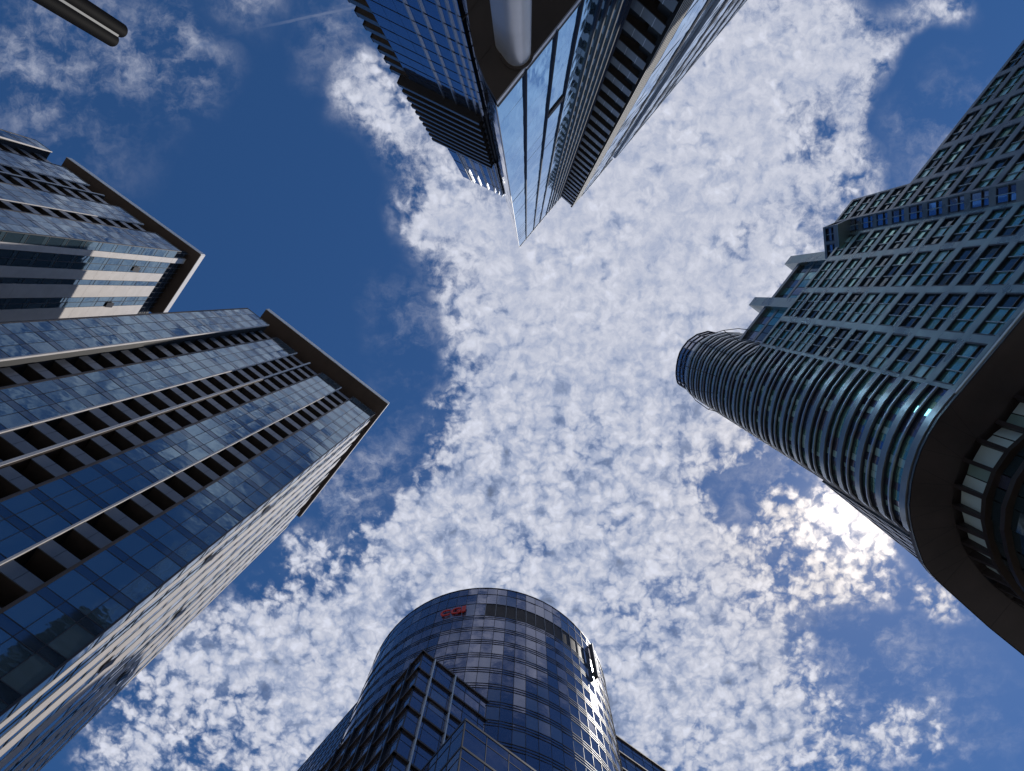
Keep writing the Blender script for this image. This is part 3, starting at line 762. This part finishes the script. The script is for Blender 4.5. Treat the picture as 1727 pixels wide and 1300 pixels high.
# top corner bay over the return
pA, pB = rp(985, -214), rp(988, -106); cb_ = pB
fcb = Fac(pB, pA, out=-fA.e); fca = Fac(pA, q0, out=fA.n); wl = []
zc0 = zs + (nfloors(zT) - 1) * fh
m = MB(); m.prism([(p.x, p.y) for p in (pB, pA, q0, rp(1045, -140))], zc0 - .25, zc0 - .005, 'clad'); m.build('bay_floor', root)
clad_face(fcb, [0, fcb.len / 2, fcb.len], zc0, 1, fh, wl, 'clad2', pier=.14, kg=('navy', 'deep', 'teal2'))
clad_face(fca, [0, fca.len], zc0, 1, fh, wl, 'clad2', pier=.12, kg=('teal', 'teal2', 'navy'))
parts('corner_window', wl, root)
m = MB(); m.prism([(p.x, p.y) for p in (pB - fcb.n * .34, pA - fcb.n * .34 - fca.n * .34, q0 - fca.n * .34 + fA.e * .3, rp(1045, -140))], zc0 + .02, zc0 + fh, 'body'); m.build('core_wall', root)
# set-back attic above facade A with two fins
zP = height_at(isect(fA.A - fA.n * 1.6, fA.A - fA.n * 1.6 + fA.e, 1318, 493), 1318, 493) + EYE
fAt = Fac(fA.A - fA.n * 1.6, fA.A - fA.n * 1.6 + fA.e * LA)
print('attic', zP)
wl = []
sA = (cb_ - fA.A).dot(fA.e)
natt = 3; ha = (zP - zA) / natt
for i in range(natt):
    for j in range(4):
        a = -1 + (sA + 1) / 4 * j; b = -1 + (sA + 1) / 4 * (j + 1); mb, fr = MB(), MB()
        c = 3; w = (b - a) / c
        for q in range(c): fAt.pane(mb, a + q * w + .04, a + (q + 1) * w - .04, zA + i * ha + .7, zA + (i + 1) * ha - .1, 0, random.choice(['teal', 'teal2', 'navy2']), .01)
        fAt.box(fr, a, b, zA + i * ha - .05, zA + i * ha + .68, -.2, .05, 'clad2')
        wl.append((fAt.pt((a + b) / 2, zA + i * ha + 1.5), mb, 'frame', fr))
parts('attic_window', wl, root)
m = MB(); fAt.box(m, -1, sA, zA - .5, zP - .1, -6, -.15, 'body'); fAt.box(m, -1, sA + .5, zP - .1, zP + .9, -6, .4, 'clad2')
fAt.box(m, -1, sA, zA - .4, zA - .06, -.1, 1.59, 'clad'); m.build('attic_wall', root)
for (x0, y0, x1, y1) in ((1332, 516, 1275, 511), (1392, 438, 1335, 440)):
    p = isect(fAt.A, fAt.A + fAt.e, x0, y0); s0 = (p - fAt.A).dot(fAt.e)
    za, zb = height_at(p, x0, y0) + EYE, height_at(p, x1, y1) + EYE
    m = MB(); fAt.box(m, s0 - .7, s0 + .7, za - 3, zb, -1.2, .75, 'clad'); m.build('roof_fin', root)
# rounded nose: plan at soffit scale, from facade A round to the rear wing
npx = [(1616, 660), (1597, 682), (1578, 706), (1563, 731), (1551, 755), (1541, 783), (1534, 812), (1530.5, 838), (1530, 856), (1532, 876), (1537, 893), (1546, 902)]
nose = [P(x, y, HSR) for x, y in npx] + [rp(720, 452), rp(800, 500), rp(905, 562)]
cN = P(1725, 835, HSR)
nose_up = [rp(860, 168), rp(800, 166), rp(748, 180), rp(705, 208), rp(678, 239)] + nose[4:]
def offs(pl, d):
    r = []
    for i, p in enumerate(pl):
        a = pl[max(0, i - 1)]; b = pl[min(len(pl) - 1, i + 1)]; t = (b - a).normalized(); n = Vector((t.y, -t.x))
        if n.dot(p - cN) < 0: n = -n
        r.append(p + n * d)
    return r
def strip(m, pl, z0, z1, d0, d1, k):
    o, i = offs(pl, d1), offs(pl, d0); V = lambda p, z: Vector((p.x, p.y, z))
    for q in range(len(pl) - 1):
        m.face([V(o[q], z0), V(o[q + 1], z0), V(o[q + 1], z1), V(o[q], z1)], k)
        m.face([V(i[q], z0), V(i[q + 1], z0), V(o[q + 1], z0), V(o[q], z0)], k)
        m.face([V(i[q], z1), V(i[q + 1], z1), V(o[q + 1], z1), V(o[q], z1)], k)
        m.face([V(i[q], z0), V(i[q + 1], z0), V(i[q + 1], z1), V(i[q], z1)], k)
    return m
leftmost = P(1530, 851, HSR)
zN = height_at(leftmost, 1172, 614) + EYE; zLt = height_at(leftmost, 1149, 607) + EYE
nN = round((zN - zs) / fh)
print('nose', zN, zLt, nN)
inn = offs(nose, -.9)
m = MB(); m.prism([(p.x, p.y) for p in inn] + [(fA.pt(6, 0, -10).x, fA.pt(6, 0, -10).y), (fA.pt(0, 0, -.9).x, fA.pt(0, 0, -.9).y)], zs + .5, zA, 'body')
m.build('core_wall', root)
m = MB(); inu = offs(nose_up, -.9); m.prism([(p.x, p.y) for p in inu], zA + .01, zN - .3, 'body'); m.build('core_wall', root)
V3 = lambda p, z: Vector((p.x, p.y, z))
for i in range(nN):
    z = zs + i * fh; lower = z < zA - 1; ns = nose if lower else nose_up; gl = offs(ns, -.12)
    m = strip(MB(), ns, z + .05, z + .80, -.2, .12, 'band'); m.smooth = True; bo = m.build('ring_band', root)
    m = strip(MB(), ns, z + .805, z + .90, -.2, .03, 'frame'); strip(m, ns, z - .10, z + .04, -.2, .03, 'frame'); m.build('ring_shade', root)  # dark strips imitate the shade along the band's edges
    m = strip(MB(), ns, z + 1.98, z + 2.03, -.2, .03, 'frame'); m.build('ring_shade', root)  # dark strip for the shaded underside of the rail
    m = strip(MB(), ns, z + 2.04, z + 2.20, -.2, .16, 'silver'); m.build('ring_rail', root)
    m = MB()
    for q in range(len(gl) - 1):
        for h in range(2):
            a, b = gl[q].lerp(gl[q + 1], h / 2 + .01), gl[q].lerp(gl[q + 1], (h + 1) / 2 - .01)
            r = random.random(); k = 'teal' if r < .45 else 'tealb' if r < .62 else 'deep' if r < .7 else 'navy'
            t = random.uniform(-.015, .015); nn = (b - a).normalized(); nn = Vector((nn.y, -nn.x))
            m.face([V3(a - nn * t, z + .80), V3(b + nn * t, z + .80), V3(b + nn * t, z + fh), V3(a - nn * t, z + fh)], k)
    m.build('window_ring', root)
m = strip(MB(), nose_up, zN - .2, zN + 1.0, -.8, .05, 'band'); m.build('ring_band', root)
# glazed lantern and hoop rail on top
lan = offs(nose_up[1:13], -.35)
m = MB(); fr = MB()
nz = 3; hz = (zLt - zN - 1) / nz
for q in range(len(lan) - 1):
    for i in range(nz): m.face([V3(lan[q].lerp(lan[q + 1], .02), zN + 1 + i * hz + .05), V3(lan[q].lerp(lan[q + 1], .98), zN + 1 + i * hz + .05), V3(lan[q].lerp(lan[q + 1], .98), zN + 1 + (i + 1) * hz - .05), V3(lan[q].lerp(lan[q + 1], .02), zN + 1 + (i + 1) * hz - .05)], 'navy')
for i in range(nz + 1): strip(fr, nose_up[1:13], zN + 1 + i * hz - .06, zN + 1 + i * hz + .06, -.5, -.22, 'frame')
for p, p2 in zip(offs(nose_up[1:13], -.5), offs(nose_up[1:13], -.24)):
    t = Vector((p2.y - p.y, p.x - p2.x)).normalized() * .06
    fr.hexa([V3(p + t, zN + 1), V3(p - t, zN + 1), V3(p2 - t, zN + 1), V3(p2 + t, zN + 1), V3(p + t, zLt), V3(p - t, zLt), V3(p2 - t, zLt), V3(p2 + t, zLt)], 'frame')
lo = m.build('lantern_glazing', root); fr.build('frame', lo)
m = MB(); m.prism([(p.x, p.y) for p in offs(nose_up[1:13], -.6)] + [(inn[-1].x, inn[-1].y)], zN, zLt - .1, 'body'); m.build('lantern_core', root)
m = MB(); hoop = [P(x, y, 92) for x, y in ((1262, 556), (1245, 554), (1220, 557), (1198, 564), (1178, 576), (1160, 594), (1150, 615), (1152, 638), (1160, 656), (1173, 675), (1194, 690), (1220, 697), (1245, 704))]
m = MB(); hp = hoop; zh = 92 + EYE
def tube(m, a, b, r, k):
    d = (b - a).normalized(); u = d.orthogonal().normalized(); v = d.cross(u)
    ra = [a + (u * math.cos(t) + v * math.sin(t)) * r for t in [i * math.pi / 3 for i in range(6)]]
    rb = [p + (b - a) for p in ra]
    for i in range(6): m.face([ra[i], ra[(i + 1) % 6], rb[(i + 1) % 6], rb[i]], k)
for i in range(len(hp) - 1): tube(m, V3(hp[i], zh), V3(hp[i + 1], zh), .05, 'frame')
for p in hp[::2]:
    c = min(offs(nose, -.3), key=lambda n: (n - p).length); tube(m, V3(p, zh), V3(c, zh - .2), .045, 'frame')
m.build('hoop_rail', root)
# rear wing past the nose
HB2 = 82.0; w0, w1 = P(1386, 812, HB2), P(1555, 949, HB2)
fB2 = Fac(w0, w0 + (w1 - w0).normalized() * 60); wl = []
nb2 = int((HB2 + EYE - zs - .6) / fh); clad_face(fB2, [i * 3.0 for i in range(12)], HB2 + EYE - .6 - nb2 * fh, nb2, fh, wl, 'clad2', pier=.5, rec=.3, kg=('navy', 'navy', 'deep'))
parts('rear_window', wl, root)
m = MB(); fB2.box(m, .05, 60, zs, HB2 + EYE - .05, -8, -.35, 'body'); m.build('core_wall', root)
# soffit ring and the set-back drum below it
outer = [P(x, y, HSR) for x, y in ((1900, 320), (1727, 527), (1616, 660), (1597, 682), (1578, 706), (1563, 731), (1551, 755), (1541, 783), (1534, 812), (1530, 851), (1532, 872), (1536, 892), (1545, 922), (1555, 949), (1569, 967), (1586, 984), (1665, 1055), (1727, 1105), (1900, 1240))]
ipx = [(1900, 560), (1760, 600), (1705, 666), (1675, 708), (1642, 738), (1619, 772), (1603, 816), (1601, 851), (1608, 885), (1617, 913), (1628, 935), (1651, 965), (1673, 987), (1702, 1010), (1790, 1070), (1900, 1150)]
inner = [P(x, y, HSR) for x, y in ipx]
fullp = outer + [P(1900, 700, HSR)] + []
m = MB()
bm_poly = outer + inner[::-1]
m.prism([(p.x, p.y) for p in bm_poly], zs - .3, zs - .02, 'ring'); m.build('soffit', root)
m = MB(); 
m.prism([(p.x, p.y) for p in outer], zs, zs + .45, 'ring'); m.build('floor_slab', root)
tr = MB(); strip(tr, outer, zs - .32, zs - .12, .002, .05, 'band')
for i in range(3, 17):
    sm = MB()
    p = outer[i]; q = min(inner, key=lambda w: (w - p).length); t = (q - p).normalized(); n = Vector((-t.y, t.x)) * .012
    sm.hexa([Vector((w.x, w.y, zz)) for zz in (zs - .304, zs - .285) for w in (p + n + t * .05, p - n + t * .05, q - n - t * .05, q + n - t * .05)], 'body'); sm.build('soffit_seam', root); tr.build('soffit_trim', root)
cI = P(1760, 840, HSR)
def offi(pl, d):
    r = []
    for i, p in enumerate(pl):
        a = pl[max(0, i - 1)]; b = pl[min(len(pl) - 1, i + 1)]; t = (b - a).normalized(); n = Vector((t.y, -t.x))
        if n.dot(p - cI) < 0: n = -n
        r.append(p + n * d)
    return r
zr1 = height_at(P(1601, 851, HSR), 1665, 851) + EYE; zr2 = height_at(P(1601, 851, HSR), 1705, 851) + EYE
print('drum rings', zr1, zr2)
din = offi(inner, -.55)
for (za, zb) in ((zr1, zs - .3), (zr2, zr1), (zr2 - 3.0, zr2), (zr2 - 6.0, zr2 - 3), (zr2 - 10, zr2 - 6)):
    for q in range(len(din) - 1):
        n = 2 if (din[q] - din[q + 1]).length > 1.6 else 1
        for h in range(n):
            m = MB(); a, b = din[q].lerp(din[q + 1], h / n + .02), din[q].lerp(din[q + 1], (h + 1) / n - .02)
            top = zb > zr1 + .5
            t = random.uniform(-.05, .05); nn = (b - a).normalized(); nn = Vector((nn.y, -nn.x))
            m.face([V3(a - nn * t, za), V3(b + nn * t, za), V3(b + nn * t, zb), V3(a - nn * t, zb)], random.choice(['litglass', 'litglass', 'tealb']) if top else random.choice(['teal2', 'navy', 'teal2']))
            c = V3((a + b) / 2, (za + zb) / 2)
            if seen(c): m.build('drum_window', root)
for p, p2 in zip(din, offi(inner, -.02)):
    t = Vector((p2.y - p.y, p.x - p2.x)).normalized() * .13
    m = MB(); p3 = p + (p2 - p) * .5
    m.hexa([V3(p + t, zr1), V3(p - t, zr1), V3(p3 - t, zr1), V3(p3 + t, zr1), V3(p + t, zs - .3), V3(p - t, zs - .3), V3(p2 - t, zs - .3), V3(p2 + t, zs - .3)], 'ring')
    if seen(V3(p, zr1)): m.build('radial_fin', root)
for z in (zr1, zr2, zr2 - 3, zr2 - 6, zr2 - 10):
    m = MB(); strip(m, inner, z - .2, z + .2, -.6, -.15, 'bronze'); m.build('drum_ring', root)
m = MB(); m.prism([(p.x, p.y) for p in offi(inner, -.9)], 0, zs - .35, 'body'); m.build('drum_core', root)

# ------------------------------------------------------------------ near dark pole, top left
hp_ = 6.6
e = P(194, 57, hp_); zt = hp_ + EYE
root = thing('metal_pole', 'near black metal pole with a pale groove, rising in the top left corner', 'pole', (e.x, e.y, 0))
rad_ = Vector((e.x, e.y)).normalized(); tg = Vector((-rad_.y, rad_.x))
r = .062; sgn = 1 if (P(170, 70, hp_) - e).dot(tg) > 0 else -1
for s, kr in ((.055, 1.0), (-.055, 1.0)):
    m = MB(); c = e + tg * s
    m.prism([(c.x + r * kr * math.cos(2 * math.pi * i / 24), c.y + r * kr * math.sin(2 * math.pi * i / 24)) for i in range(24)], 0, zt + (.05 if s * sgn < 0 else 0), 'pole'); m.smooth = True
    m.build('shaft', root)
m = MB(); c = e - rad_ * .03
m.prism([(p.x, p.y) for p in (c + tg * .03 - rad_ * .012, c - tg * .03 - rad_ * .012, c - tg * .03 + rad_ * .03, c + tg * .03 + rad_ * .03)], 0, zt - .01, 'poleg'); m.build('groove_strip', root)
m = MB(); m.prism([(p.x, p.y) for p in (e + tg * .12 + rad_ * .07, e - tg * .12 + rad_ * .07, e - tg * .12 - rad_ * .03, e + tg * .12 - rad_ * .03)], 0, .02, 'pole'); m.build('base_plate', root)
